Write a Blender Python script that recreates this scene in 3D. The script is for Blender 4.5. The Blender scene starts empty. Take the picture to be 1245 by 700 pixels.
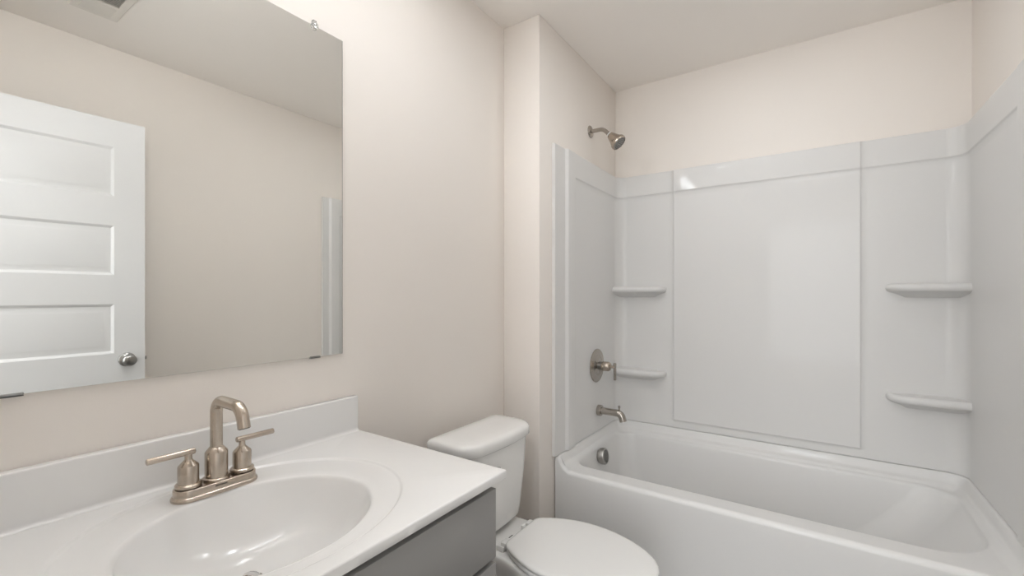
import bpy, bmesh, math, random
from math import pi, sin, cos, sqrt, radians, atan2
from mathutils import Vector, Matrix

random.seed(4)
SC = bpy.context.scene
COL = SC.collection

# ------------------------------------------------------------------ camera
YAW = radians(34.249)                      # camera heading, left of +X
cam_d = bpy.data.cameras.new('camera')
cam = bpy.data.objects.new('camera', cam_d)
COL.objects.link(cam)
cam.location = (0.0, -1.1678, 1.2292)
cam.rotation_euler = (pi / 2, 0, YAW - pi / 2)
cam_d.sensor_fit = 'HORIZONTAL'
cam_d.sensor_width = 36.0
cam_d.lens = 537.9 / 1245 * 36.0
cam_d.shift_y = (357.5 - 350.0) / 1245
cam_d.clip_start = 0.01
SC.camera = cam

# ------------------------------------------------------------------ view / world / light levels
SC.view_settings.view_transform = 'Standard'
SC.view_settings.look = 'None'
SC.view_settings.gamma = 1.0
SC.view_settings.exposure = 0.36
SC.view_settings.use_curve_mapping = False
SC.cycles.diffuse_bounces = 8
SC.cycles.max_bounces = 14
SC.cycles.glossy_bounces = 6
world = bpy.data.worlds.new('world')
SC.world = world
world.use_nodes = True
world.node_tree.nodes['Background'].inputs[0].default_value = (0.9, 0.95, 1.0, 1)
world.node_tree.nodes['Background'].inputs[1].default_value = 0.6
VANITY_E = 45.0         # emission of the vanity light's frosted diffuser
HALL_FILL_W = 15.0           # ceiling lamp added unseen in the hall as soft fill
CEIL_FILL_W = 2.4            # ceiling fill lamp added as unseen fill by the vanity
SHOWER_FILL_W = 1.7          # ceiling fill lamp added as unseen fill over the tub
WINDOW_FILL_W = 23.0         # frontal fill from a window added unseen in the hall
LAMP_COL = (0.93, 0.965, 1.0)
HALL_COL = (0.93, 0.965, 1.0)

# ------------------------------------------------------------------ room dimensions
H = 2.44
WALL_R = -1.701         # right wall (opposite the mirror)
WALL_B = 2.5407         # back wall behind the tub
WING_X = 1.6476         # face of the furred out plumbing wall
WING_Y = -0.1892
DOOR_Y0, DOOR_Y1, DOOR_H = -1.56, -0.80, 2.05

# ------------------------------------------------------------------ materials
def mat(name, base, rough=0.5, metallic=0.0, coat=0.0, coat_rough=0.05, noise=None, bump=None,
        spec=0.5, emit=None, emit_s=0.0, aniso=0.0):
    m = bpy.data.materials.new(name)
    m.use_nodes = True
    nt = m.node_tree
    b = nt.nodes['Principled BSDF']
    b.inputs['Base Color'].default_value = (*base, 1)
    b.inputs['Roughness'].default_value = rough
    b.inputs['Metallic'].default_value = metallic
    b.inputs['Coat Weight'].default_value = coat
    b.inputs['Coat Roughness'].default_value = coat_rough
    b.inputs['Specular IOR Level'].default_value = spec
    b.inputs['Anisotropic'].default_value = aniso
    if emit:
        b.inputs['Emission Color'].default_value = (*emit, 1)
        b.inputs['Emission Strength'].default_value = emit_s
    tc = nt.nodes.new('ShaderNodeTexCoord')
    if noise:                                       # (scale, amount): faint tonal variation
        n = nt.nodes.new('ShaderNodeTexNoise')
        n.inputs['Scale'].default_value = noise[0]
        n.inputs['Detail'].default_value = 3
        nt.links.new(tc.outputs['Object'], n.inputs['Vector'])
        r = nt.nodes.new('ShaderNodeValToRGB')
        a = noise[1]
        r.color_ramp.elements[0].position = 0.3
        r.color_ramp.elements[1].position = 0.7
        r.color_ramp.elements[0].color = (*[c * (1 - a) for c in base], 1)
        r.color_ramp.elements[1].color = (*[min(1, c * (1 + a)) for c in base], 1)
        nt.links.new(n.outputs['Fac'], r.inputs['Fac'])
        nt.links.new(r.outputs['Color'], b.inputs['Base Color'])
    if bump:                                        # (scale, strength, distance)
        n2 = nt.nodes.new('ShaderNodeTexNoise')
        n2.inputs['Scale'].default_value = bump[0]
        n2.inputs['Detail'].default_value = 4
        nt.links.new(tc.outputs['Object'], n2.inputs['Vector'])
        bp = nt.nodes.new('ShaderNodeBump')
        bp.inputs['Strength'].default_value = bump[1]
        bp.inputs['Distance'].default_value = bump[2]
        nt.links.new(n2.outputs['Fac'], bp.inputs['Height'])
        nt.links.new(bp.outputs['Normal'], b.inputs['Normal'])
    return m

PAINT = mat('greige wall paint', (0.79, 0.746, 0.70), 0.62, noise=(1.5, 0.012), bump=(220, 0.12, 0.002))
CEIL = mat('ceiling paint', (0.88, 0.845, 0.805), 0.8, noise=(2, 0.01), bump=(160, 0.15, 0.003))
TRIM = mat('white trim paint', (0.80, 0.80, 0.79), 0.35, noise=(3, 0.008))
DOORP = mat('white door paint', (0.69, 0.695, 0.70), 0.35, noise=(3, 0.008), bump=(300, 0.05, 0.001))
ACRYL = mat('white acrylic', (0.685, 0.68, 0.67), 0.42, spec=0.32, coat=0.15, coat_rough=0.045, noise=(2, 0.006))
PORC = mat('white vitreous china', (0.77, 0.765, 0.75), 0.09, coat=0.4, coat_rough=0.03, noise=(3, 0.006))
SEATP = mat('white seat plastic', (0.73, 0.725, 0.71), 0.22, noise=(3, 0.006))
MARBLE = mat('white cultured marble', (0.755, 0.75, 0.74), 0.2, coat=0.3, coat_rough=0.06, noise=(5, 0.008))
NICKEL = mat('brushed nickel', (0.50, 0.435, 0.37), 0.26, metallic=1.0, noise=(60, 0.05))
NICKELD = mat('satin nickel in the shower', (0.43, 0.395, 0.355), 0.25, metallic=1.0, noise=(60, 0.05))
CHROME = mat('polished metal', (0.75, 0.74, 0.73), 0.12, metallic=1.0, noise=(30, 0.02))
STEEL = mat('dark satin steel', (0.33, 0.325, 0.315), 0.28, metallic=1.0, noise=(60, 0.04))
OVER = mat('satin overflow metal', (0.46, 0.445, 0.425), 0.3, metallic=1.0, noise=(60, 0.04))
GREY = mat('grey cabinet paint', (0.27, 0.266, 0.258), 0.42, noise=(6, 0.02))
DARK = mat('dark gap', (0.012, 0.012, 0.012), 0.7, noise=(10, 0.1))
NOZZLE = mat('grey rubber nozzle', (0.08, 0.08, 0.08), 0.6, noise=(10, 0.1))
VENTM = mat('white vent enamel', (0.74, 0.71, 0.66), 0.45, noise=(4, 0.01))
BULB = mat('frosted glass shade', (0.9, 0.88, 0.85), 0.4, emit=LAMP_COL, emit_s=VANITY_E)
LENS = mat('frosted lens', (0.9, 0.9, 0.88), 0.4, emit=LAMP_COL, emit_s=3.0)
PLANK = mat('grey floor planks', (0.22, 0.205, 0.19), 0.45, noise=(4, 0.2), bump=(60, 0.1, 0.002))
EDGE = mat('dark mirror edge', (0.16, 0.145, 0.125), 0.4, noise=(10, 0.05))
MARK = mat('dark ink', (0.05, 0.05, 0.05), 0.6, noise=(10, 0.1))
ENGR = mat('engraved nickel', (0.22, 0.19, 0.16), 0.5, metallic=1.0, noise=(60, 0.05))

def mk_mirror():
    m = mat('silvered mirror', (0.865, 0.865, 0.84), 0.0, metallic=1.0)
    return m
MIRROR = mk_mirror()
def mk_clear():
    m = mat('clear plastic', (0.97, 0.97, 0.96), 0.05)
    m.node_tree.nodes['Principled BSDF'].inputs['Transmission Weight'].default_value = 0.85
    return m
CLEAR = mk_clear()
def mk_plank():
    nt = PLANK.node_tree
    br = nt.nodes.new('ShaderNodeTexBrick')
    br.inputs['Scale'].default_value = 1.0
    br.inputs['Brick Width'].default_value = 1.2
    br.inputs['Row Height'].default_value = 0.18
    br.inputs['Mortar Size'].default_value = 0.0015
    br.inputs['Color1'].default_value = (0.23, 0.215, 0.2, 1)
    br.inputs['Color2'].default_value = (0.19, 0.18, 0.168, 1)
    br.inputs['Mortar'].default_value = (0.06, 0.055, 0.05, 1)
    tc = nt.nodes['Texture Coordinate']
    nt.links.new(tc.outputs['Object'], br.inputs['Vector'])
    nt.links.new(br.outputs['Color'], nt.nodes['Principled BSDF'].inputs['Base Color'])
mk_plank()

# ------------------------------------------------------------------ mesh helpers
def link(name, me, m, parent=None):
    o = bpy.data.objects.new(name, me)
    COL.objects.link(o)
    if m:
        me.materials.append(m)
    if parent:
        o.parent = parent
        o.matrix_parent_inverse = parent.matrix_basis.inverted()   # parts are modelled in room coordinates
    return o

def obj(name, bm, m, parent=None, smooth=True, angle=40):
    bmesh.ops.recalc_face_normals(bm, faces=bm.faces[:])
    me = bpy.data.meshes.new(name)
    bm.to_mesh(me)
    bm.free()
    if smooth:
        me.shade_smooth()
        me.set_sharp_from_angle(angle=radians(angle))
    return link(name, me, m, parent)

def thing(name, label, cat, loc=(0, 0, 0), group=None):
    o = bpy.data.objects.new(name, None)
    COL.objects.link(o)
    o.location = loc
    o.empty_display_size = 0.05
    o['label'] = label
    o['category'] = cat
    if group:
        o['group'] = group
    return o

def struct(o):
    o['kind'] = 'structure'
    return o

def box(bm, x0, x1, y0, y1, z0, z1, bev=0.0, seg=2):
    r = bmesh.ops.create_cube(bm, size=1.0)
    vs = r['verts']
    for v in vs:
        v.co = Vector(((x0 + x1) / 2 + v.co.x * (x1 - x0), (y0 + y1) / 2 + v.co.y * (y1 - y0), (z0 + z1) / 2 + v.co.z * (z1 - z0)))
    if bev:
        es = list({e for v in vs for e in v.link_edges})
        bmesh.ops.bevel(bm, geom=es, offset=bev, segments=seg, affect='EDGES', profile=0.5)
    return bm

def boxo(name, m, dims, parent=None, bev=0.0, seg=2):
    return obj(name, box(bmesh.new(), *dims, bev=bev, seg=seg), m, parent, smooth=bev > 0)

def loft(bm, loops, cap0=True, cap1=True, closed=True):
    rows = [[bm.verts.new(p) for p in lp] for lp in loops]
    n = len(rows[0])
    for a, b in zip(rows, rows[1:]):
        for i in range(n if closed else n - 1):
            j = (i + 1) % n
            bm.faces.new((a[i], a[j], b[j], b[i]))
    if cap0:
        bm.faces.new(rows[0][::-1])
    if cap1:
        bm.faces.new(rows[-1])
    return rows

def frame(axis):
    w = Vector(axis).normalized()
    u = w.orthogonal().normalized()
    if abs(w.z) > 0.99:
        u = Vector((1, 0, 0))
    v = w.cross(u).normalized()
    return u, v, w

def lathe(bm, profile, origin, axis=(0, 0, 1), n=40, cap0=True, cap1=True):
    u, v, w = frame(axis)
    o = Vector(origin)
    loops = []
    for r, h in profile:
        r = max(r, 0.00005)
        loops.append([o + w * h + (u * cos(2 * pi * i / n) + v * sin(2 * pi * i / n)) * r for i in range(n)])
    loft(bm, loops, cap0, cap1)
    return bm

def tube(bm, pts, r, n=24, cap=True, radii=None):
    pts = [Vector(p) for p in pts]
    T = []
    for i in range(len(pts)):
        a = pts[max(i - 1, 0)]
        b = pts[min(i + 1, len(pts) - 1)]
        T.append((b - a).normalized())
    u = T[0].orthogonal().normalized()
    loops = []
    for i, p in enumerate(pts):
        u = (u - T[i] * u.dot(T[i])).normalized()
        v = T[i].cross(u)
        rr = radii[i] if radii else r
        loops.append([p + (u * cos(2 * pi * k / n) + v * sin(2 * pi * k / n)) * rr for k in range(n)])
    loft(bm, loops, cap, cap)
    return bm

def rounded_path(pts, r, seg=8):
    """polyline with its inner corners turned into arcs (r: one radius or a list)"""
    pts = [Vector(p) for p in pts]
    out = [pts[0]]
    for i in range(1, len(pts) - 1):
        rr = r[i - 1] if isinstance(r, (list, tuple)) else r
        a, b, c = pts[i - 1], pts[i], pts[i + 1]
        d0 = (a - b).normalized()
        d1 = (c - b).normalized()
        ang = d0.angle(d1)
        t = rr / math.tan(ang / 2)
        p0 = b + d0 * t
        p1 = b + d1 * t
        cen = b + (d0 + d1).normalized() * (rr / sin(ang / 2))
        v0, v1 = p0 - cen, p1 - cen
        om = v0.angle(v1)
        for k in range(seg + 1):
            s = k / seg
            out.append(cen + (v0 * sin((1 - s) * om) + v1 * sin(s * om)) / sin(om))
    out.append(pts[-1])
    return out

def rrect(x0, x1, y0, y1, r, nc=8, ns=8):
    """rounded rectangle, counter-clockwise from the bottom left; r = radius or four (x0y0, x1y0, x1y1, x0y1)"""
    if not isinstance(r, (list, tuple)):
        r = [r] * 4
    cs = [((x0, y0), r[0], pi), ((x1, y0), r[1], 1.5 * pi), ((x1, y1), r[2], 0), ((x0, y1), r[3], 0.5 * pi)]
    sx = [1, -1, -1, 1]
    sy = [1, 1, -1, -1]
    arcs = []
    for k, ((cx, cy), rr, a0) in enumerate(cs):
        c = (cx + sx[k] * rr, cy + sy[k] * rr)
        arcs.append([(c[0] + rr * cos(a0 + i / nc * pi / 2), c[1] + rr * sin(a0 + i / nc * pi / 2)) for i in range(nc + 1)])
    out = []
    for k in range(4):
        out += arcs[k]
        a, b = arcs[k][-1], arcs[(k + 1) % 4][0]
        for i in range(1, ns):
            s = 0.5 - 0.5 * cos(pi * i / ns)          # denser towards the corners
            out.append((a[0] + (b[0] - a[0]) * s, a[1] + (b[1] - a[1]) * s))
    return out

def smooth(a, b, x):
    t = min(1, max(0, (x - a) / (b - a)))
    return t * t * (3 - 2 * t)

def interp(tab, x):
    if x <= tab[0][0]:
        return tab[0][1]
    for (xa, ya), (xb, yb) in zip(tab, tab[1:]):
        if x <= xb:
            return ya + (yb - ya) * (x - xa) / (xb - xa)
    return tab[-1][1]

# ================================================================== the room
HX = -1.35                                            # far side of the hall
struct(boxo('floor', PLANK, (HX - 0.1, WALL_B + 0.1, -2.6, 1.0, -0.1, 0.0)))
struct(boxo('ceiling', CEIL, (HX - 0.1, WALL_B + 0.1, -2.6, 1.0, H, H + 0.1)))
struct(boxo('wall_left', PAINT, (-0.11, WALL_B + 0.1, 0.0, 0.1, 0, H)))
struct(boxo('wall_back', PAINT, (WALL_B, WALL_B + 0.1, WALL_R - 0.1, 0.0, 0, H)))
struct(boxo('wall_right', PAINT, (-0.11, WALL_B + 0.1, WALL_R - 0.1, WALL_R, 0, H)))
struct(boxo('wall_plumbing', PAINT, (WING_X, WALL_B, WING_Y, 0.0, 0, H), bev=0.003))
b = bmesh.new()
box(b, -0.11, -0.004, DOOR_Y1, 0.0, 0, H)
box(b, -0.11, -0.004, WALL_R, DOOR_Y0, 0, H)
box(b, -0.11, -0.004, DOOR_Y0, DOOR_Y1, DOOR_H, H)
struct(obj('wall_front', b, PAINT, smooth=False))
b = bmesh.new()
box(b, HX - 0.1, HX, -2.6, 1.0, 0, H)
box(b, HX, -0.11, 0.9, 1.0, 0, H)
box(b, HX, -0.11, -2.6, -2.5, 0, H)
struct(obj('wall_hall', b, PAINT, smooth=False))

def baseboard(name, x0, x1, y0, y1, axis):
    bm = bmesh.new()
    box(bm, x0, x1, y0, y1, 0, 0.078, bev=0.002)
    if axis == 'y+':
        box(bm, x0, x1, y1 - 0.008, y1, 0.076, 0.09, bev=0.002)
    elif axis == 'y-':
        box(bm, x0, x1, y0, y0 + 0.008, 0.076, 0.09, bev=0.002)
    else:
        box(bm, x1 - 0.008, x1, y0, y1, 0.076, 0.09, bev=0.002)
    struct(obj(name, bm, TRIM))
baseboard('baseboard_left', 0.845, WING_X, -0.013, 0.0, 'y+')
baseboard('baseboard_plumbing', WING_X - 0.013, WING_X, WING_Y, -0.013, 'x')
baseboard('baseboard_right', 0.0, 1.77, WALL_R, WALL_R + 0.013, 'y-')

def door_trim():
    bm = bmesh.new()
    w, t = 0.057, 0.016
    box(bm, -0.004, t - 0.004, DOOR_Y1, DOOR_Y1 + w, 0, DOOR_H + w, bev=0.003)
    box(bm, -0.004, t - 0.004, DOOR_Y0 - w, DOOR_Y0, 0, DOOR_H + w, bev=0.003)
    box(bm, -0.004, t - 0.004, DOOR_Y0, DOOR_Y1, DOOR_H, DOOR_H + w, bev=0.003)
    box(bm, -0.11, -0.004, DOOR_Y1 - 0.012, DOOR_Y1, 0, DOOR_H)
    box(bm, -0.11, -0.004, DOOR_Y0, DOOR_Y0 + 0.012, 0, DOOR_H)
    box(bm, -0.11, -0.004, DOOR_Y0, DOOR_Y1, DOOR_H - 0.012, DOOR_H)
    struct(obj('trim_1', bm, TRIM))
door_trim()

# ------------------------------------------------------------------ open door, five panels, seen in the mirror
def make_door():
    w, h, t = 0.762, 2.032, 0.035
    bm = bmesh.new()
    panels = [(0.205, 0.44), (0.575, 0.806), (0.942, 1.173), (1.308, 1.539), (1.674, 1.905)]
    u0, u1 = 0.113, w - 0.113
    V = lambda u, y, v: bm.verts.new((u, y, v))
    def face(side):
        s = 1 if side > 0 else -1
        yf = 0 if s > 0 else -t
        def q(a0, a1, b0, b1):
            bm.faces.new([V(a0, yf, b0), V(a1, yf, b0), V(a1, yf, b1), V(a0, yf, b1)])
        q(0, u0, 0, h); q(u1, w, 0, h)
        last = 0
        for p0, p1 in panels:
            q(u0, u1, last, p0); last = p1
        q(u0, u1, last, h)
        for p0, p1 in panels:
            steps = [(0, 0), (0.003, -0.0012), (0.009, -0.006), (0.012, -0.0075), (0.016, -0.0078), (0.036, -0.0030), (0.039, -0.0026)]
            loops = []
            for ins, d in steps:
                loops.append([(u0 + ins, yf + s * d, p0 + ins), (u1 - ins, yf + s * d, p0 + ins),
                              (u1 - ins, yf + s * d, p1 - ins), (u0 + ins, yf + s * d, p1 - ins)])
            loft(bm, loops, cap0=False, cap1=True)
    face(1); face(-1)
    for lp in ([(0, 0, 0), (0, -t, 0), (0, -t, h), (0, 0, h)], [(w, 0, 0), (w, -t, 0), (w, -t, h), (w, 0, h)],
               [(0, 0, 0), (w, 0, 0), (w, -t, 0), (0, -t, 0)], [(0, 0, h), (w, 0, h), (w, -t, h), (0, -t, h)]):
        bm.faces.new([V(*p) for p in lp])
    bmesh.ops.remove_doubles(bm, verts=bm.verts[:], dist=1e-5)
    ang = radians(2.07)
    d = obj('door_1', bm, DOORP, smooth=True, angle=18)
    struct(d)
    # free edge (far end, mirror side) stands at X 0.775, Y -1.538
    d.rotation_euler = (0, 0, ang)
    d.location = Vector((0.7752, -1.538, 0.010)) - Matrix.Rotation(ang, 3, 'Z') @ Vector((w, 0, 0))
    def part(name, bm, m, par):
        bmesh.ops.recalc_face_normals(bm, faces=bm.faces[:])
        me = bpy.data.meshes.new(name); bm.to_mesh(me); bm.free(); me.shade_smooth(); me.set_sharp_from_angle(angle=radians(40))
        me.materials.append(m)
        o = bpy.data.objects.new(name, me); COL.objects.link(o); o.parent = par
        return o
    ku, kz = w - 0.068, 0.910
    for s, y0 in ((1, 0), (-1, -t)):
        b = bmesh.new()
        lathe(b, [(0.0325, 0), (0.0325, 0.004), (0.030, 0.007), (0.016, 0.010), (0.0115, 0.014), (0.0115, 0.026), (0.016, 0.030), (0.0245, 0.036),
                  (0.0275, 0.043), (0.0265, 0.050), (0.021, 0.056), (0.012, 0.0595), (0.0, 0.0605)], (ku, y0, kz), (0, s, 0))
        k = part('door_knob', b, STEEL, d)
    b = bmesh.new()
    box(b, w, w + 0.0015, -t / 2 - 0.0125, -t / 2 + 0.0125, kz - 0.028, kz + 0.028)
    box(b, w, w + 0.010, -t / 2 - 0.0075, -t / 2 + 0.0075, kz - 0.009, kz + 0.009, bev=0.002)
    part('door_latch', b, STEEL, d)
make_door()

# ================================================================== tub surround
OFF = 0.020                                            # face of the plain panel in front of the wall
Z0, Z1, ZB = 0.4965, 1.912, 1.788                       # bottom, top, underside of the top band
XL = 1.757                                             # front edge of the left end panel
XR = 1.815                                             # front edge of the right end panel
def make_surround():
    root = thing('tub_surround', 'glossy white moulded tub surround wall panels above the bathtub', 'tub surround', (2.5, -0.95, Z0))
    yl, yr, xb = WING_Y - OFF, WALL_R + OFF, WALL_B - OFF
    rc = 0.062
    # plan path along the panel face with the inward normal
    P = []
    def add(x, y, nx, ny, tag, s):
        P.append((x, y, nx, ny, tag, s))
    def dense(a, b, marks, base=0.05):
        vals = set()
        n = max(2, int(abs(b - a) / base))
        for i in range(n + 1):
            vals.add(round(a + (b - a) * i / n, 5))
        for m, half in marks:
            for i in range(-6, 7):
                v = m + half * i / 6
                if min(a, b) <= v <= max(a, b):
                    vals.add(round(v, 5))
        return sorted(vals, reverse=b < a)
    for x in dense(XL, xb - rc, [(1.858, 0.010), (1.944, 0.014), (XL + 0.006, 0.006)]):
        add(x, yl, 0, -1, 'L', x)
    for i in range(1, 12):
        a = pi / 2 * i / 12
        add(xb - rc + rc * sin(a), yl - rc + rc * cos(a), -sin(a), -cos(a), 'C', 0)
    for y in dense(yl - rc, yr + rc, [(-0.517, 0.026), (-0.5335, 0.004), (-1.358, 0.026), (-1.3415, 0.004)]):
        add(xb, y, -1, 0, 'B', y)
    for i in range(1, 12):
        a = pi / 2 * i / 12
        add(xb - rc + rc * cos(a), yr + rc - rc * sin(a), -cos(a), sin(a), 'C', 0)
    for x in dense(xb - rc, XR, [(1.868, 0.010), (1.946, 0.014), (XR + 0.006, 0.006)]):
        add(x, yr, 0, 1, 'R', x)
    zs = set()
    for i in range(30):
        zs.add(round(Z0 + (Z1 - Z0) * i / 29, 4))
    for m, half in ((ZB - 0.012, 0.026), (ZB + 0.005, 0.004), (0.533, 0.012), (0.5395, 0.003)):
        for i in range(-6, 7):
            zs.add(round(m + half * i / 6, 4))
    for d in (0.0, 0.001, 0.002, 0.004, 0.006):
        zs.add(round(Z1 - d, 4))
    zs = sorted(zs)
    def bumpf(c, h, lo, hi):
        return smooth(lo - h, lo + h, c) * (1 - smooth(hi - h, hi + h, c))
    def disp(tag, s, z):
        def edge(t):                       # 0..1 fillet: long concave foot, short convex nose
            t = min(1, max(0, t))
            return 0.55 * (t / 0.8) ** 2.2 if t < 0.8 else 0.55 + 0.45 * sin((t - 0.8) / 0.2 * pi / 2)
        band = 0.0085 * edge((z - (ZB - 0.030)) / 0.038)
        d = band
        if tag in 'LR':
            lo, hi = (1.858, 1.944) if tag == 'L' else (1.868, 1.946)
            flange = s < lo - 0.006
            if flange:
                d = band = 0.0
                d = -0.002
            else:
                rid = 0.011 * bumpf(s, 0.010, lo, hi)
                k = smooth(lo - 0.006, lo + 0.01, s)
                d = max(rid, band * k) if rid > 0 else band * k
                if s < lo + 0.03:
                    d = max(d - 0.002 * (1 - k), -0.002)
        if tag == 'B':
            cp = 0.009 * edge((s - (-1.345 - 0.026)) / 0.032) * edge(((-0.530 + 0.026) - s) / 0.032) * edge((z - (0.537 - 0.014)) / 0.018)
            d = band + cp
        # rounded top edge
        t = Z1 - z
        if t < 0.006:
            d -= 0.006 * (1 - sqrt(max(0, 1 - ((0.006 - t) / 0.006) ** 2)))
        return d
    # each of the three panels is a mesh of its own: split at the two back corners
    iL = max(i for i, p in enumerate(P) if p[4] == 'L')
    iR = min(i for i, p in enumerate(P) if p[4] == 'R')
    c1 = iL + 12; c2 = iR - 12
    def panel(name, i0, i1, ends):
        seg = P[i0:i1 + 1]
        bm = bmesh.new()
        loops = []
        for (x, y, nx, ny, tag, s) in seg:
            col = []
            for z in zs:
                d = disp(tag, s, z)
                col.append((x + nx * d, y + ny * d, z))
            x2, y2 = x - nx * (OFF - 0.001), y - ny * (OFF - 0.001)
            x2 = min(x2, WALL_B - 0.001); y2 = max(min(y2, WING_Y - 0.001), WALL_R + 0.001)
            col.append((x2, y2, Z1 - 0.0005))
            col.append((x2, y2, Z0))
            loops.append(col)
        rows = loft(bm, loops, cap0=True, cap1=True, closed=True)
        return obj(name, bm, ACRYL, root, angle=50)
    panel('end_panel', 0, c1, None)
    panel('back_panel', c1, c2, None)
    panel('end_panel', c2, len(P) - 1, None)
    # four moulded corner shelves
    def shelf(left, z0, z1, tip):
        bm = bmesh.new()
        y_in = (yl + 0.004) if left else (yr - 0.004)
        s = -1 if left else 1
        xf, xw = 2.437, xb + 0.006
        ln = tip
        pts = [(xw, y_in), (xf, y_in), (xf, y_in + s * ln), (xw, y_in + s * (ln + 0.014))]
        rr = rounded_path([(p[0], p[1], 0) for p in pts], [0.0001, 0.062], 12)
        poly = [(p.x, p.y) for p in rr]
        # stacked outline: rounded nose, top face, under side drawn back to the wall
        cx, cy = xw, y_in
        hgt = z1 - z0
        rows = []
        def ins(off, z):
            out = []
            for (x, y) in poly:
                dx = x - cx; dy = y - cy
                L = xw - xf
                kx = 1 - off / L
                ky = 1 - off / (ln + 0.03)
                out.append((cx + dx * kx, cy + dy * ky, z))
            return out
        prof = [(0.068, z0 - 0.024), (0.052, z0 - 0.015), (0.028, z0 - 0.005), (0.014, z0)]
        R = hgt / 2
        for i in range(0, 9):
            a = -pi / 2 + pi * i / 8
            prof.append((R * 0.9 * (1 - cos(a)), z0 + R + R * sin(a)))
        prof.append((0.020, z1 - 0.001))
        prof.append((0.045, z1 - 0.0025))
        prof.append((0.070, z1 + 0.001))
        loft(bm, [ins(o_, z) for o_, z in prof])
        return obj('shelf', bm, ACRYL, root, angle=60)
    shelf(True, 1.237, 1.272, 0.275)
    shelf(True, 0.768, 0.803, 0.275)
    shelf(False, 1.239, 1.274, 0.243)
    shelf(False, 0.768, 0.803, 0.243)
    return root
make_surround()

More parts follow.
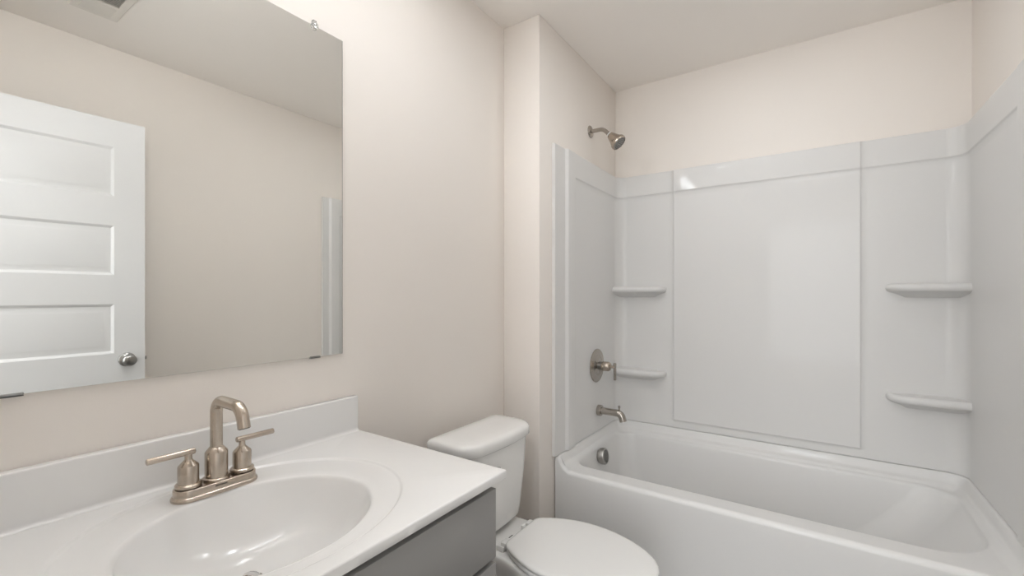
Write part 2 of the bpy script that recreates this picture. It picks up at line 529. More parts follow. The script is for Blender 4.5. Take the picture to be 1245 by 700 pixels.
# ================================================================== bathtub
def make_tub():
    root = thing('bathtub', 'white alcove bathtub with smooth apron and rolled rim', 'bathtub', (2.15, -0.95, 0))
    x0, x1 = 1.776, WALL_B - 0.004
    y0, y1 = WALL_R + 0.004, WING_Y - 0.004
    zd = 0.437
    YL, YR, XB = WING_Y - OFF - 0.001, WALL_R + OFF + 0.001, WALL_B - OFF - 0.001
    RC = 0.062
    prof_side = [(0.0, 0.056), (0.006, 0.055), (0.014, 0.040), (0.022, 0.018), (0.030, 0.009), (0.04, 0.003), (0.055, 0.0)]
    prof_back = [(0.0, 0.057), (0.003, 0.056), (0.010, 0.040), (0.017, 0.024), (0.026, 0.018), (0.033, 0.014), (0.041, 0.004), (0.055, 0.0)]
    def rise(x, y):
        k = 0.10 + 0.90 * min(1, max(0, (x - x0 - 0.004) / 0.11))      # the side cove tightens towards the front
        def corner(dy):
            dx = XB - x
            if dx < RC and dy < RC:
                return RC - sqrt((RC - dx) ** 2 + (RC - dy) ** 2)
            return min(dx, dy)
        dl, dr = YL - y, y - YR
        r = max(interp(prof_side, dl / k), interp(prof_side, dr / k), interp(prof_back, min(corner(dl), corner(dr))))
        return zd + r
    NC, NS = 10, 70
    loops = []
    def lp(xa, xb, ya, yb, r, zf):
        out = []
        for (x, y) in rrect(xa, xb, ya, yb, r, NC, NS):
            out.append((x, y, zf(x, y) if callable(zf) else zf))
        return out
    loops.append(lp(x0 + 0.004, x1, y0, y1, 0.004, 0.0))
    loops.append(lp(x0 + 0.004, x1, y0, y1, 0.004, 0.05))
    loops.append(lp(x0 + 0.003, x1, y0, y1, 0.004, 0.38))
    R = 0.019
    def roll(a, xo):
        return lambda x, y: rise(x0 + xo, y) - R + R * sin(a) if x < x0 + 0.05 else 0.4930 - (R - R * sin(a)) * 0.2
    for i in range(7):
        a = pi / 2 * i / 6
        off = R * (1 - cos(a))
        loops.append(lp(x0 + off, x1, y0, y1, 0.004, roll(a, off)))
    # lerp from here to the panel faces, then the deck in to the rim
    steps = 16
    outer = (x0 + R, XB, YR, YL, [0.004, RC, RC, 0.004])
    inner = (1.866, 2.478, -1.645, -0.238, [0.20, 0.13, 0.10, 0.075])
    for k in range(steps + 1):
        s = k / steps
        s2 = s
        vals = [outer[i] + (inner[i] - outer[i]) * s2 for i in range(4)]
        rr = [outer[4][j] + (inner[4][j] - outer[4][j]) * s2 for j in range(4)]
        loops.append(lp(*vals, rr, rise))
    # rolled inner lip
    lip = 0.012
    for i in range(1, 5):
        a = pi / 2 * i / 4
        off = lip * sin(a)
        dz = lip * (1 - cos(a))
        loops.append(lp(inner[0] + off, inner[1] - off, inner[2] + off, inner[3] - off, [max(r_ - off, 0.03) for r_ in inner[4]],
                        lambda x, y, dz=dz: rise(x, y) - dz))
    top = (inner[0] + lip, inner[1] - lip, inner[2] + lip, inner[3] - lip, [r_ - lip for r_ in inner[4]])
    bot = (1.985, 2.39, -1.18, -0.345, [0.14, 0.14, 0.11, 0.11])
    ztop, zbot = zd - 0.011, 0.085
    fs = [0.02, 0.06, 0.13, 0.22, 0.33, 0.45, 0.57, 0.68, 0.78, 0.86, 0.92, 0.965, 1.0]
    zf_ = [0.035, 0.11, 0.24, 0.39, 0.55, 0.70, 0.82, 0.90, 0.95, 0.975, 0.988, 0.996, 1.0]
    for f_, q in zip(fs, zf_):
        vals = [top[i] + (bot[i] - top[i]) * f_ for i in range(4)]
        rr = [top[4][j] + (bot[4][j] - top[4][j]) * f_ for j in range(4)]
        ze = ztop + (zbot - ztop) * q
        k0 = 1 - smooth(0, 0.35, f_)
        loops.append(lp(*vals, rr, lambda x, y, ze=ze, k0=k0: ze + (rise(x, y) - zd) * k0))
    # floor of the basin
    cx, cy = (bot[0] + bot[1]) / 2, (bot[2] + bot[3]) / 2
    last = loops[-1]
    for k in (0.6, 0.25):
        loops.append([(cx + (p[0] - cx) * k, cy + (p[1] - cy) * k, zbot - 0.004 * (1 - k)) for p in last])
    bm = bmesh.new()
    loft(bm, loops, cap0=True, cap1=True)
    obj('tub_shell', bm, ACRYL, root, angle=55)
    # overflow plate on the plumbing end wall
    o = Vector((2.142, -0.264, 0.396))
    ax = Vector((0.0, -0.985, 0.17)).normalized()
    bm = bmesh.new()
    lathe(bm, [(0.030, -0.02), (0.036, 0.0), (0.0405, 0.004), (0.0405, 0.024), (0.039, 0.027), (0.0365, 0.028), (0.0, 0.028)], o, ax, 40)
    ov = obj('overflow_cover', bm, OVER, root)
    u, v, w = frame(ax)
    up = Vector((0, 0, 1)); up = (up - w * up.dot(w)).normalized(); rt = up.cross(w)
    for i in range(7):
        d = -0.027 + i * 0.009
        half = sqrt(max(0.031 ** 2 - d ** 2, 0)) * 0.9
        b = bmesh.new()
        a0 = o + w * 0.0284 + up * d - rt * half
        a1 = o + w * 0.0284 + up * d + rt * half
        tube(b, [a0, a1], 0.0021, 8)
        obj('slot', b, DARK, ov)
    bm = bmesh.new()
    lathe(bm, [(0.034, 0), (0.034, 0.003), (0.028, 0.006), (0.012, 0.006), (0.010, 0.016), (0.0, 0.017)], (2.17, -0.48, 0.083), (0, 0, 1))
    obj('tub_drain', bm, NICKELD, root)
make_tub()

# ================================================================== fittings on the plumbing wall
def make_spout():
    root = thing('tub_spout', 'brushed nickel tub spout with diverter pin below the valve', 'tub spout', (2.232, WING_Y - OFF, 0.603))
    y = WING_Y - OFF - 0.0006
    bm = bmesh.new()
    x, z = 2.232, 0.605
    lathe(bm, [(0.029, 0.0), (0.029, 0.018), (0.026, 0.021), (0.0, 0.021)], (x, y, z), (0, -1, 0))
    obj('flange', bm, NICKELD, root)
    bm = bmesh.new()
    path = rounded_path([(x, y - 0.018, z), (x, y - 0.128, z), (x, y - 0.140, z - 0.040)], 0.030, 8)
    tube(bm, path, 0.0185, 28)
    obj('spout_body', bm, NICKELD, root)
    bm = bmesh.new()
    lathe(bm, [(0.004, 0), (0.004, 0.012), (0.006, 0.013), (0.006, 0.022), (0.004, 0.024), (0, 0.024)], (x, y - 0.118, z + 0.016), (0, 0, 1), 20)
    obj('diverter_pin', bm, NICKELD, root)
make_spout()

def make_valve():
    x, y, z = 2.212, WING_Y - OFF - 0.0006, 0.848
    root = thing('shower_valve', 'round nickel shower valve plate with a hanging lever handle', 'shower valve', (x, y, z))
    bm = bmesh.new()
    lathe(bm, [(0.089, 0), (0.089, 0.003), (0.086, 0.006), (0.060, 0.008), (0.056, 0.0095), (0.054, 0.0085), (0.034, 0.009), (0.030, 0.012), (0.0, 0.012)], (x, y, z), (0, -1, 0), 64)
    obj('escutcheon', bm, NICKELD, root)
    bm = bmesh.new()
    lathe(bm, [(0.021, 0.0), (0.021, 0.024), (0, 0.024)], (x, y - 0.011, z), (0, -1, 0), 40)
    obj('valve_sleeve', bm, STEEL, root)
    bm = bmesh.new()
    lathe(bm, [(0.012, 0.0), (0.024, 0.001), (0.025, 0.003), (0.025, 0.034), (0.020, 0.042), (0.008, 0.046), (0.0075, 0.066), (0, 0.066)], (x, y - 0.034, z), (0, -1, 0), 40)
    obj('handle_hub', bm, NICKEL, root)
    bm = bmesh.new()
    lathe(bm, [(0.0, 0), (0.006, 0.0005), (0.0075, 0.002), (0.0075, 0.088), (0.006, 0.090), (0, 0.0905)], (x, y - 0.102, z + 0.022), (0, 0, -1), 24)
    obj('lever', bm, NICKELD, root)
make_valve()

def make_shower():
    x, y, z = 2.174, WING_Y, 2.090
    root = thing('shower_fixture', 'nickel shower head on a bent arm high on the plumbing wall', 'shower head', (x, y, z))
    bm = bmesh.new()
    lathe(bm, [(0.032, 0), (0.032, 0.002), (0.029, 0.006), (0.018, 0.010), (0.011, 0.012), (0, 0.012)], (x, y, z), (0, -1, 0), 40)
    obj('flange', bm, NICKELD, root)
    dr = Vector((0, -cos(radians(46)), -sin(radians(46))))
    a = Vector((x, y, z + 0.000)); b_ = Vector((x, y - 0.072, z + 0.001))
    c = b_ + dr * 0.050
    bm = bmesh.new()
    tube(bm, rounded_path([a + Vector((0, -0.004, 0)), b_, c], 0.05, 8), 0.0103, 24)
    obj('shower_arm', bm, NICKELD, root)
    bm = bmesh.new()
    lathe(bm, [(0.0125, 0), (0.0128, 0.006), (0.0125, 0.008), (0, 0.008)], c - dr * 0.002, dr, 24)
    obj('arm_collar', bm, TRIM, root)
    o = c + dr * 0.004
    bm = bmesh.new()
    lathe(bm, [(0.0125, 0.0), (0.0165, 0.002), (0.0195, 0.008), (0.0225, 0.018), (0.0285, 0.036), (0.0360, 0.053), (0.0385, 0.056), (0.0405, 0.058),
               (0.0420, 0.068), (0.0400, 0.074), (0.0365, 0.076), (0.0355, 0.0735), (0.0, 0.0735)], o, dr, 48)
    hd = obj('head_shell', bm, NICKEL, root)
    bm = bmesh.new()
    lathe(bm, [(0.034, 0.0), (0.034, 0.0025), (0.031, 0.0035), (0.0, 0.0045)], o + dr * 0.0725, dr, 40)
    fc = obj('spray_face', bm, STEEL, hd)
    u, v, w = frame(dr)
    bm = bmesh.new()
    for n, r in ((1, 0), (6, 0.011), (12, 0.0205), (16, 0.0285)):
        for i in range(n):
            t = 2 * pi * i / n
            lathe(bm, [(0.0022, 0), (0.0019, 0.003), (0, 0.0032)], o + dr * 0.0755 + (u * cos(t) + v * sin(t)) * r, dr, 8)
    obj('nozzle_rings', bm, NOZZLE, hd)
make_shower()

# ================================================================== mirror
def make_mirror():
    root = thing('bathroom_mirror', 'frameless rectangular mirror above the vanity sink', 'mirror', (0.426, 0, 1.0513))
    x0, x1, z0, z1 = 0.045, 0.8063, 1.0513, 1.9852
    boxo('mirror_glass', MIRROR, (x0, x1, -0.007, -0.002, z0, z1), root, bev=0.0012, seg=1)
    boxo('mirror_backing', EDGE, (x0 - 0.0008, x1 + 0.0008, -0.0062, -0.0003, z0 + 0.001, z1 - 0.001), root)
    for x in (0.147, 0.719):
        b = bmesh.new()
        box(b, x - 0.0145, x + 0.0145, -0.0095, -0.0005, z0 - 0.0025, z0 - 0.0005)
        box(b, x - 0.0145, x + 0.0145, -0.0095, -0.0075, z0 - 0.0025, z0 + 0.0035, bev=0.0005)
        c = obj('bottom_clip', b, STEEL, root)
    for x in (0.147, 0.7165):
        b = bmesh.new()
        lathe(b, [(0.0095, 0), (0.0105, 0.001), (0.0105, 0.004), (0.0085, 0.0065), (0.005, 0.0075), (0, 0.0075)], (x, -0.0073, z1 - 0.001), (0, -1, 0), 28)
        c = obj('top_clip', b, CLEAR, root)
        b = bmesh.new()
        box(b, x - 0.0055, x + 0.0055, -0.0100, -0.0005, z1 + 0.0005, z1 + 0.014, bev=0.001)
        obj('clip_tab', b, CLEAR, c)
        b = bmesh.new()
        lathe(b, [(0.0028, 0), (0.0028, 0.0008), (0.0014, 0.0016), (0, 0.0018)], (x, -0.0100, z1 + 0.0085), (0, -1, 0), 20)
        obj('clip_screw', b, STEEL, c)
make_mirror()

# ================================================================== vanity
CT, CB = 0.8161, 0.7955                                # counter top surface and underside
VX0, VX1 = 0.0, 0.8548
def make_vanity():
    root = thing('vanity_cabinet', 'grey painted vanity cabinet under the white sink top', 'cabinet', (0.42, -0.29, 0))
    b = bmesh.new()
    x0, x1 = 0.004, 0.838
    yb, yf = -0.003, -0.532
    box(b, x0, x0 + 0.016, yf, yb, 0.10, CB - 0.0008)
    box(b, x1 - 0.016, x1, yf, yb, 0.0, CB - 0.0008)
    box(b, x0 + 0.016, x1 - 0.016, yf, yb, 0.10, 0.116)
    box(b, x0 + 0.016, x1 - 0.016, yb - 0.008, yb, 0.116, CB - 0.0008)
    box(b, x0 + 0.016, x1 - 0.016, yf + 0.022, yf + 0.024, 0.72, CB - 0.0008)
    box(b, x0 + 0.016, x1 - 0.016, yf, yf + 0.018, 0.585, 0.625)
    box(b, x0 + 0.016, x1 - 0.016, yf, yf + 0.018, 0.116, 0.14)
    obj('carcass', b, GREY, root, smooth=False)
    boxo('toe_kick', GREY, (x0, x1 - 0.016, -0.47, -0.455, 0.0, 0.10), root)
    boxo('drawer_front', GREY, (0.008, 0.8375, -0.5525, -0.5335, 0.613, 0.7745), root, bev=0.0016)
    boxo('cabinet_door', GREY, (0.008, 0.4215, -0.5525, -0.5335, 0.108, 0.600), root, bev=0.0016)
    boxo('cabinet_door', GREY, (0.4245, 0.8375, -0.5525, -0.5335, 0.108, 0.600), root, bev=0.0016)
make_vanity()

def make_top():
    root = thing('sink_countertop', 'white vanity countertop with an integral oval sink bowl', 'countertop', (0.425, -0.285, CB))
    # outline sampled along rays from the bowl centre
    rcx, rcy, ra, rb = 0.4235, -0.290, 0.289, 0.246
    bcx, bcy, ba, bb = 0.4165, -0.318, 0.2045, 0.177
    x0, x1, y0, y1 = VX0, VX1, -0.5697, -0.002
    cx, cy = rcx, rcy
    angs = [2 * pi * i / 144 for i in range(144)]
    def near(a):
        a %= 2 * pi
        k = min(range(len(angs)), key=lambda i: abs((angs[i] - a + pi) % (2 * pi) - pi))
        angs[k] = a
    for X, Y in ((x0, y0), (x1, y0), (x1, y1), (x0, y1)):
        near(atan2(Y - cy, X - cx))
    angs.sort()
    def rect(ins, z):
        out = []
        for a in angs:
            dx, dy = cos(a), sin(a)
            tx = ((x1 if dx > 0 else x0) - cx) / dx if abs(dx) > 1e-9 else 1e9
            ty = ((y1 if dy > 0 else y0) - cy) / dy if abs(dy) > 1e-9 else 1e9
            t = min(tx, ty)
            out.append((min(cx + dx * t, x1 - ins), max(cy + dy * t, y0 + ins), z))
        return out
    def ell(ecx, ecy, a_, b_, z):
        return [(ecx + a_ * cos(t), ecy + b_ * sin(t), z) for t in angs]
    L = []
    L.append(ell(bcx, bcy, ba + 0.02, bb + 0.02, CB))
    L.append(rect(0.0015, CB))
    L.append(rect(0.0, CB + 0.0015))
    L.append(rect(0.0, CT - 0.004))
    for i in range(1, 5):
        a = pi / 2 * i / 4
        L.append(rect(0.004 * (1 - cos(a)), CT - 0.004 + 0.004 * sin(a)))
    g = 0.0045
    for k, dz in ((1.012, 0.0), (1.0, -0.0003), (0.993, -0.0013), (0.985, -0.0034), (0.977, -0.0043), (0.965, -g)):
        L.append(ell(rcx, rcy, ra * k, rb * k, CT + dz))
    # dished ring between, then the bowl
    for k in (0.25, 0.5, 0.75):
        L.append(ell(rcx + (bcx - rcx) * k, rcy + (bcy - rcy) * k, ra * .965 + (ba * 1.075 - ra * .965) * k, rb * .965 + (bb * 1.06 - rb * .965) * k, CT - g))
    for k, dz in ((1.05, -g), (1.028, -g - 0.0008), (1.012, -g - 0.003), (1.0, -g - 0.008), (0.985, -0.020)):
        L.append(ell(bcx, bcy, ba * k, bb * k, CT + dz))
    D = 0.130
    dxc, dyc = 0.414, -0.288
    tab = [(0.95, 0.034), (0.90, 0.052), (0.83, 0.072), (0.75, 0.088), (0.65, 0.102), (0.54, 0.112), (0.42, 0.119), (0.30, 0.1235), (0.20, 0.1265), (0.13, 0.1290)]
    for k, dz in tab:
        s = 1 - k
        w = smooth(0, 0.9, s)
        L.append(ell(bcx + (dxc - bcx) * w, bcy + (dyc - bcy) * w, ba * k, bb * k + 0.004 * (1 - k), CT - dz))
    L.append(ell(dxc, dyc, 0.0225, 0.0225, CT - 0.1298))
    L.append(ell(dxc, dyc, 0.0215, 0.0215, CT - 0.136))
    # underside skin of the bowl so the top is a solid slab
    bm = bmesh.new()
    loft(bm, L, cap0=False, cap1=True)
    obj('counter_slab', bm, MARBLE, root, angle=45)
    # backsplash with a small cove at its foot
    bm = bmesh.new()
    prof = [(-0.0025, CT - 0.004), (-0.0025, CT + 0.1045)]
    for i in range(0, 5):
        a = pi / 2 * i / 4
        prof.append((-0.0175 - 0.004 * sin(a), CT + 0.1005 + 0.004 * cos(a)))
    for i in range(0, 7):
        a = pi / 2 * i / 6
        prof.append((-0.0215 - 0.009 * (1 - cos(a)), CT + 0.009 * (1 - sin(a)) + 0.0003))
    prof.append((-0.031, CT - 0.004))
    loops = []
    for x, k in ((VX0, 0), (VX1 - 0.006, 0), (VX1 - 0.0045, 0.001), (VX1 - 0.004, 0.003)):
        loops.append([(x, min(p[0] + (k if p[0] < -0.01 else 0), -0.0025), p[1] - (k if p[1] > CT + 0.05 else 0)) for p in prof])
    loft(bm, loops)
    obj('backsplash', bm, MARBLE, root, angle=35)
    # drain with a raised stopper
    bm = bmesh.new()
    lathe(bm, [(0.0235, 0), (0.0235, 0.0012), (0.0215, 0.0028), (0.0190, 0.0015), (0.0182, -0.006), (0.0, -0.006)], (dxc, dyc, CT - 0.1300), (0, 0, 1), 40)
    obj('drain_ring', bm, CHROME, root)
    bm = bmesh.new()
    lathe(bm, [(0.006, -0.010), (0.006, 0.004), (0.0165, 0.005), (0.0172, 0.0065), (0.0150, 0.0085), (0.0, 0.0105)], (dxc, dyc, CT - 0.1290), (0.22, -0.30, 1), 40)
    obj('drain_stopper', bm, CHROME, root)
make_top()

def make_faucet():
    zf = CT - 0.0041
    X, Y = 0.4275, -0.110
    root = thing('sink_faucet', 'brushed nickel two handle faucet with square gooseneck spout behind the sink', 'faucet', (X, Y, zf))
    # stadium shaped base plate
    def stadium(hl, r, z, n=20):
        out = []
        for i in range(n + 1):
            a = -pi / 2 + pi * i / n
            out.append((X + hl + r * cos(a), Y + r * sin(a), z))
        for i in range(n + 1):
            a = pi / 2 + pi * i / n
            out.append((X - hl + r * cos(a), Y + r * sin(a), z))
        return out
    bm = bmesh.new()
    hl = 0.0515
    P = [(0.0300, 0), (0.0305, 0.002), (0.0300, 0.005), (0.0285, 0.0075), (0.0265, 0.0085), (0.0262, 0.021), (0.0252, 0.0225), (0.0235, 0.023)]
    loft(bm, [stadium(hl, r, zf + z) for r, z in P])
    base = obj('base_plate', bm, NICKEL, root)
    zt = zf + 0.023
    bm = bmesh.new()
    box(bm, X - 0.012, X + 0.010, Y - 0.02665, Y - 0.0255, zf + 0.0155, zf + 0.0185)
    obj('maker_mark', bm, ENGR, base)
    # spout
    bm = bmesh.new()
    lathe(bm, [(0.0245, 0), (0.0250, 0.0015), (0.0250, 0.0045), (0.0230, 0.0060), (0.0212, 0.0068), (0.0212, 0.0575), (0.0200, 0.0600), (0.0135, 0.0680), (0.0122, 0.0690), (0, 0.0690)], (X, Y, zt), (0, 0, 1), 48)
    obj('spout_collar', bm, NICKEL, root)
    bm = bmesh.new()
    path = rounded_path([(X, Y, zt + 0.066), (X, Y, 1.0030), (X, Y - 0.110, 1.0030), (X, Y - 0.123, 0.962)], [0.027, 0.033], 12)
    rad = [0.0117] * len(path)
    tube(bm, path, 0.0117, 28)
    sp = obj('spout', bm, NICKEL, root)
    bm = bmesh.new()
    d = (Vector(path[-1]) - Vector(path[-2])).normalized()
    lathe(bm, [(0.0095, 0.0), (0.0095, 0.0015), (0, 0.0015)], Vector(path[-1]) - d * 0.0005, d, 24)
    obj('aerator', bm, DARK, sp)
    for s in (-1, 1):
        x = X + s * 0.0515
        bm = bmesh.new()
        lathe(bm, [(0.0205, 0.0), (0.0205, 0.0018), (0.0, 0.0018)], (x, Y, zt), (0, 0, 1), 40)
        obj('shadow_line_disc', bm, DARK, root)  # dark disc stands in for the shadow line under the handle
        bm = bmesh.new()
        lathe(bm, [(0.0225, 0.0015), (0.0235, 0.0030), (0.0235, 0.0070), (0.0215, 0.0090), (0.0184, 0.0100), (0.0184, 0.0430), (0.0172, 0.0455), (0.0085, 0.0545), (0.0066, 0.0570),
                   (0.0064, 0.0680), (0, 0.0680)], (x, Y, zt), (0, 0, 1), 44)
        hb = obj('handle', bm, NICKEL, root)
        bm = bmesh.new()
        zl = zt + 0.0710
        lathe(bm, [(0.0, 0), (0.0048, 0.0004), (0.0062, 0.0018), (0.0062, 0.0805), (0.0050, 0.0820), (0.0, 0.0825)], (x - s * 0.0125, Y, zl), (s, 0, 0), 24)
        obj('lever', bm, NICKEL, hb)
make_faucet()

# ================================================================== toilet
TX = 1.285
def make_toilet():
    root = thing('toilet', 'white two piece toilet with closed lid between vanity and tub', 'toilet', (TX, -0.42, 0))
    # ---- tank body
    def tank_loop(hw, yb, yf, bow, z, r=0.035, n=12, sx=0.0):
        """flat back, bowed front, rounded corners"""
        base = rrect(-hw, hw, yf, yb, [r, r, 0.018, 0.018], 8, 12)
        out = []
        for x, y in base:
            k = (yb - y) / (yb - yf)
            out.append((TX + sx + x, y - bow * k * (1 - (x / hw) ** 2), z))
        return out
    bm = bmesh.new()
    L = []
    zb, zt = 0.392, 0.705
    L.append(tank_loop(0.118, -0.105, -0.225, 0.010, zb, 0.03))
    L.append(tank_loop(0.134, -0.096, -0.237, 0.012, zb + 0.004, 0.04))
    L.append(tank_loop(0.144, -0.090, -0.244, 0.014, zb + 0.016, 0.045))
    L.append(tank_loop(0.151, -0.086, -0.247, 0.016, zb + 0.05, 0.05))
    L.append(tank_loop(0.170, -0.083, -0.251, 0.018, 0.56, 0.052))
    L.append(tank_loop(0.187, -0.082, -0.253, 0.020, zt, 0.055))
    loft(bm, L)
    obj('tank', bm, PORC, root, angle=60)
    # ---- tank lid
    bm = bmesh.new()
    L = []
    for ins, z in ((0.012, 0.687), (0.003, 0.689), (0.0, 0.693), (0.0, 0.713), (0.0012, 0.719), (0.005, 0.7245), (0.011, 0.728), (0.020, 0.7305), (0.05, 0.7325), (0.078, 0.733)):
        L.append(tank_loop(0.2025 - ins, -0.072 - ins * 0.9, -0.262 + ins * 0.9, 0.022 * (1 - ins / 0.1), z + 0.006, max(0.062 - ins * 0.8, 0.01), sx=-0.003))
    loft(bm, L)
    obj('tank_lid', bm, PORC, root, angle=60)
    # ---- flush lever on the tank front
    bm = bmesh.new()
    lathe(bm, [(0.013, 0), (0.013, 0.004), (0.008, 0.007), (0.006, 0.016), (0, 0.016)], (TX - 0.125, -0.259, 0.640), (0, -1, 0), 24)
    tube(bm, [(TX - 0.125, -0.272, 0.640), (TX - 0.10, -0.278, 0.637), (TX - 0.055, -0.279, 0.632)], 0.005, 12, radii=[0.005, 0.0055, 0.0065])
    obj('flush_lever', bm, CHROME, root)
    # ---- bowl: outlines (half width by Y), stacked in height
    hwt = [(-0.798, 0.0), (-0.795, 0.030), (-0.786, 0.056), (-0.772, 0.079), (-0.757, 0.096), (-0.735, 0.114), (-0.712, 0.128), (-0.680, 0.145), (-0.647, 0.156), (-0.610, 0.166),
           (-0.575, 0.171), (-0.540, 0.173), (-0.505, 0.171), (-0.470, 0.165), (-0.435, 0.154), (-0.405, 0.141), (-0.375, 0.125), (-0.352, 0.110), (-0.345, 0.103), (-0.340, 0.094), (-0.338, 0.080)]
    def egg(z, ys, hs, dy, hwt=hwt):
        right = [(TX + h * hs, (y + 0.57) * ys - 0.57 + dy, z) for y, h in hwt]
        left = [(TX - h * hs, (y + 0.57) * ys - 0.57 + dy, z) for y, h in hwt[1:]][::-1]
        return right + left
    # seat ring
    bm = bmesh.new()
    L = [egg(0.3840, 0.975, 0.955, 0.003), egg(0.3860, 0.99, 0.985, 0.003), egg(0.3900, 0.995, 0.993, 0.003), egg(0.3970, 0.995, 0.993, 0.003), egg(0.4000, 0.985, 0.975, 0.003)]
    loft(bm, L)
    obj('seat_ring', bm, SEATP, root, angle=60)
    # lid: thin, with a softly domed top
    bm = bmesh.new()
    L = [egg(0.4025, 0.975, 0.955, 0.003), egg(0.4030, 1.004, 0.985, 0.003), egg(0.4055, 1.012, 1.0, 0.003), egg(0.4115, 1.012, 1.0, 0.003), egg(0.4150, 1.006, 0.988, 0.003), egg(0.4170, 0.978, 0.96, 0.003),
         egg(0.4180, 0.94, 0.90, 0.003), egg(0.4190, 0.7, 0.66, 0.003), egg(0.4195, 0.35, 0.33, 0.003)]
    loft(bm, L)
    obj('seat_lid', bm, SEATP, root, angle=60)
    for s in (-1, 1):
        bm = bmesh.new()
        box(bm, TX - 0.004 + s * 0.076 - 0.022, TX - 0.004 + s * 0.076 + 0.022, -0.328, -0.297, 0.378, 0.398, bev=0.004)
        box(bm, TX - 0.004 + s * 0.076 - 0.016, TX - 0.004 + s * 0.076 + 0.016, -0.345, -0.312, 0.392, 0.409, bev=0.003)
        obj('hinge', bm, SEATP, root)
    # china body: foot, waist, rim with rear deck
    deck = [(-0.778, 0.0), (-0.775, 0.030), (-0.766, 0.055), (-0.752, 0.078), (-0.737, 0.095), (-0.715, 0.112), (-0.692, 0.126), (-0.660, 0.142), (-0.627, 0.153), (-0.590, 0.162),
            (-0.555, 0.166), (-0.520, 0.166), (-0.485, 0.163), (-0.450, 0.156), (-0.415, 0.147), (-0.380, 0.138), (-0.340, 0.130), (-0.28, 0.127), (-0.20, 0.125), (-0.13, 0.122), (-0.10, 0.110)]
    def body(z, ys, hs, dy, pinch=0.0):
        pts = []
        for y, h in deck:
            yy = (y + 0.44) * ys - 0.44 + dy
            hh = h * hs * (1 - pinch * smooth(-0.45, -0.30, y))
            pts.append((hh, yy))
        right = [(TX + h, y, z) for h, y in pts]
        left = [(TX - h, y, z) for h, y in pts[1:]][::-1]
        return right + left
    bm = bmesh.new()
    L = [body(0.0, 0.72, 0.72, 0.06), body(0.012, 0.72, 0.72, 0.06), body(0.02, 0.71, 0.70, 0.06), body(0.07, 0.68, 0.64, 0.055), body(0.14, 0.70, 0.62, 0.045),
         body(0.20, 0.76, 0.70, 0.035), body(0.25, 0.84, 0.81, 0.022, 0.05), body(0.30, 0.92, 0.91, 0.010, 0.05), body(0.338, 0.975, 0.97, 0.003), body(0.356, 0.993, 0.995, 0), body(0.367, 1.0, 1.0, 0),
         body(0.3745, 0.999, 0.995, 0), body(0.379, 0.992, 0.975, 0), body(0.3805, 0.975, 0.94, 0)]
    loft(bm, L)
    obj('bowl', bm, PORC, root, angle=60)
    # plinth between deck and tank
    bm = bmesh.new()
    L = [tank_loop(0.105, -0.115, -0.215, 0.008, 0.370, 0.03), tank_loop(0.105, -0.115, -0.215, 0.008, 0.3935, 0.03)]
    loft(bm, L)
    obj('tank_gasket', bm, DARK, root)
    bm = bmesh.new()
    box(bm, TX - 0.017, TX + 0.005, -0.2935, -0.290, 0.3803, 0.3811)
    obj('maker_mark', bm, MARK, root)
make_toilet()

# ================================================================== ceiling register seen in the mirror
def make_vent():
    x0, x1, y0, y1 = 0.478, 0.637, -1.403, -1.095
    root = thing('ceiling_vent', 'white louvred register on the ceiling, reflected at the mirror top', 'vent', ((x0 + x1) / 2, (y0 + y1) / 2, H))
    bm = bmesh.new()
    def rc(i, z):
        return [(x0 + i, y0 + i, z), (x1 - i, y0 + i, z), (x1 - i, y1 - i, z), (x0 + i, y1 - i, z)]
    L = [rc(0, H - 0.0003), rc(0, H - 0.004), rc(0.004, H - 0.008), rc(0.026, H - 0.010), rc(0.029, H - 0.009), rc(0.030, H - 0.0006)]
    loft(bm, L, cap0=False, cap1=False)
    obj('vent_frame', bm, VENTM, root, angle=25)
    boxo('vent_cavity', DARK, (x0 + 0.028, x1 - 0.028, y0 + 0.028, y1 - 0.028, H - 0.0012, H - 0.0004), root)
    ym = -1.272
    boxo('centre_bar', VENTM, (x0 + 0.028, x1 - 0.028, ym - 0.008, ym + 0.008, H - 0.011, H - 0.0014), root, bev=0.001)
    def slats(ya, yb, tilt):
        n = int((yb - ya) / 0.0105)
        for i in range(n):
            y = ya + (i + 0.5) * (yb - ya) / n
            bm = bmesh.new()
            dy, dz = 0.0062 * cos(tilt), 0.0062 * sin(tilt)
            zc = H - 0.0070
            p = [(y - dy, zc - dz), (y + dy, zc + dz)]
            nx_, nz_ = -sin(tilt) * 0.0005, cos(tilt) * 0.0005
            sec = [(p[0][0] - nx_, p[0][1] - nz_), (p[1][0] - nx_, p[1][1] - nz_), (p[1][0] + nx_, p[1][1] + nz_), (p[0][0] + nx_, p[0][1] + nz_)]
            loft(bm, [[(x, a, z) for a, z in sec] for x in (x0 + 0.029, x1 - 0.029)])
            obj('louvre', bm, VENTM, root, smooth=False)
    slats(y0 + 0.030, ym - 0.008, radians(38))
    slats(ym + 0.008, y1 - 0.030, radians(-38))
make_vent()

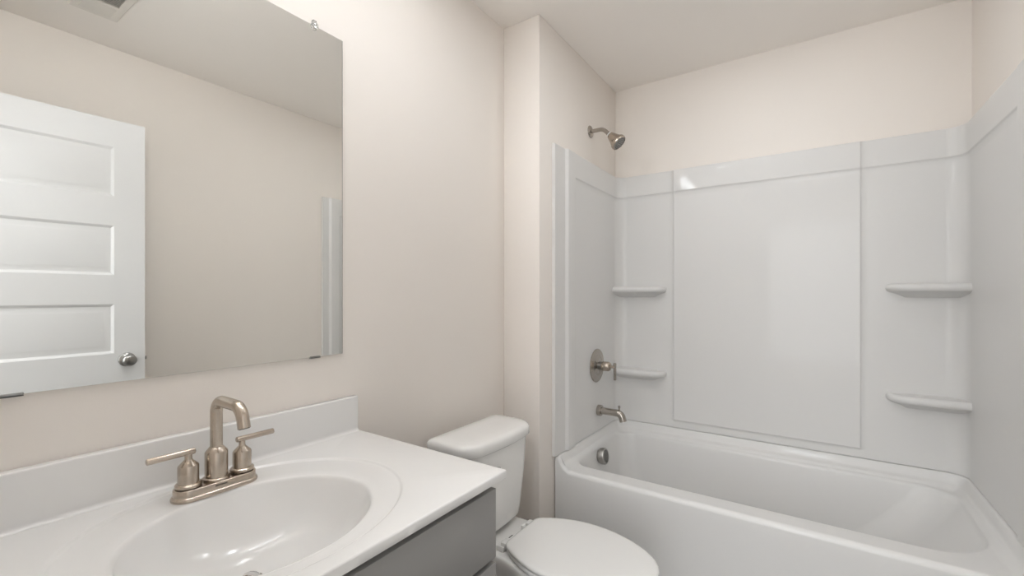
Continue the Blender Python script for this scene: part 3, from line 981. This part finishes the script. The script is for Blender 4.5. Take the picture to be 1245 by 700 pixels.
# ================================================================== lamps
def make_vanity_light():
    zb = 2.285
    root = thing('vanity_light', 'three globe brushed nickel wall light above the mirror', 'light', (0.435, 0, zb))
    boxo('back_plate', NICKEL, (0.16, 0.71, -0.022, -0.001, zb - 0.028, zb + 0.028), root, bev=0.006)
    for x in (0.225, 0.435, 0.645):
        bm = bmesh.new()
        tube(bm, [(x, -0.018, zb), (x, -0.073, zb)], 0.009, 16)
        lathe(bm, [(0.026, 0), (0.028, 0.002), (0.028, 0.014), (0.0, 0.014)], (x, -0.071, zb), (0, -1, 0), 28)
        obj('arm', bm, NICKEL, root)
        bm = bmesh.new()
        lathe(bm, [(0.020, -0.075), (0.045, -0.072), (0.056, -0.060), (0.0615, -0.035), (0.0625, 0.010), (0.0610, 0.010), (0.0600, -0.035), (0.0545, -0.059), (0.044, -0.0705), (0.020, -0.0735)],
              (x, -0.135, zb), (0, -1, 0), 40, False, False)
        obj('light_block_cup', bm, NICKEL, root)  # cup added to hold the globe's light off the wall behind
        bm = bmesh.new()
        r = 0.058
        lathe(bm, [(r * sin(pi * i / 20), -r * cos(pi * i / 20)) for i in range(21)], (x, -0.135, zb), (0, 0, 1), 36)
        obj('globe_shade', bm, BULB, root)
make_vanity_light()

def make_ceiling_fill(x, y, watts, label):  # unseen ceiling light added to brighten the room
    root = thing('ceiling_fill_light', label, 'light', (x, y, H))
    bm = bmesh.new()
    lathe(bm, [(0.095, 0.0005), (0.095, 0.006), (0.088, 0.009), (0.078, 0.008), (0.075, 0.0015)], (x, y, H), (0, 0, -1), 48, False, False)
    obj('trim_ring', bm, VENTM, root)
    bm = bmesh.new()
    lathe(bm, [(0.076, 0.0012), (0.076, 0.003), (0.0, 0.004)], (x, y, H), (0, 0, -1), 48)
    obj('lens', bm, LENS, root)
    ld = bpy.data.lights.new('ceiling fill lamp', 'AREA')
    ld.shape = 'DISK'
    ld.size = 0.15
    ld.energy = watts
    ld.color = LAMP_COL
    lo = bpy.data.objects.new('ceiling_fill_lamp', ld)
    COL.objects.link(lo)
    lo.location = (x, y, H - 0.012)
    lo.parent = root
    lo.matrix_parent_inverse = root.matrix_basis.inverted()
make_ceiling_fill(1.02, -0.55, CEIL_FILL_W, 'unseen round white ceiling light added as fill between the vanity and the toilet')
make_ceiling_fill(1.85, -0.95, SHOWER_FILL_W, 'unseen round white ceiling light added as fill over the bathtub')

def make_hall_fill_window():  # unseen window and area light, added to fill the room through the doorway
    y0, y1, z0, z1 = -1.67, -0.67, 0.45, 2.05
    bm = bmesh.new()
    for (a, b_, c, d) in ((y0 - 0.06, y1 + 0.06, z1, z1 + 0.06), (y0 - 0.06, y1 + 0.06, z0 - 0.06, z0), (y0 - 0.06, y0, z0, z1), (y1, y1 + 0.06, z0, z1)):
        box(bm, HX + 0.001, HX + 0.025, a, b_, c, d, bev=0.003)
    box(bm, HX + 0.001, HX + 0.02, y0, y1, (z0 + z1) / 2 - 0.015, (z0 + z1) / 2 + 0.015)
    w = struct(obj('fill_window_1', bm, TRIM))
    ld = bpy.data.lights.new('hall window fill', 'AREA')
    ld.shape = 'RECTANGLE'
    ld.size = y1 - y0
    ld.size_y = z1 - z0
    ld.energy = WINDOW_FILL_W
    ld.color = HALL_COL
    lo = bpy.data.objects.new('hall_window_fill', ld)
    COL.objects.link(lo)
    lo.location = (HX + 0.03, (y0 + y1) / 2, (z0 + z1) / 2)
    lo.rotation_euler = (pi / 2, 0, -pi / 2)
make_hall_fill_window()

def make_hall_fill():  # unseen hall light, added for soft fill through the doorway
    root = thing('hall_fill_light', 'unseen round white flush ceiling light added as fill in the hall behind the doorway', 'light', (-0.72, -1.10, H))
    bm = bmesh.new()
    lathe(bm, [(0.17, 0), (0.17, 0.02), (0.16, 0.03), (0, 0.03)], (-0.72, -1.10, H - 0.0005), (0, 0, -1), 40)
    obj('ceiling_pan', bm, NICKEL, root)
    bm = bmesh.new()
    lathe(bm, [(0.155, 0.028), (0.15, 0.05), (0.12, 0.075), (0.06, 0.09), (0.0, 0.094)], (-0.72, -1.10, H), (0, 0, -1), 40)
    obj('glass_bowl', bm, LENS, root)
    ld = bpy.data.lights.new('hall fill lamp', 'AREA')
    ld.shape = 'DISK'
    ld.size = 0.5
    ld.energy = HALL_FILL_W
    ld.color = HALL_COL
    lo = bpy.data.objects.new('hall_fill_lamp', ld)
    COL.objects.link(lo)
    lo.location = (-0.72, -1.10, H - 0.11)
    lo.parent = root
    lo.matrix_parent_inverse = root.matrix_basis.inverted()
make_hall_fill()
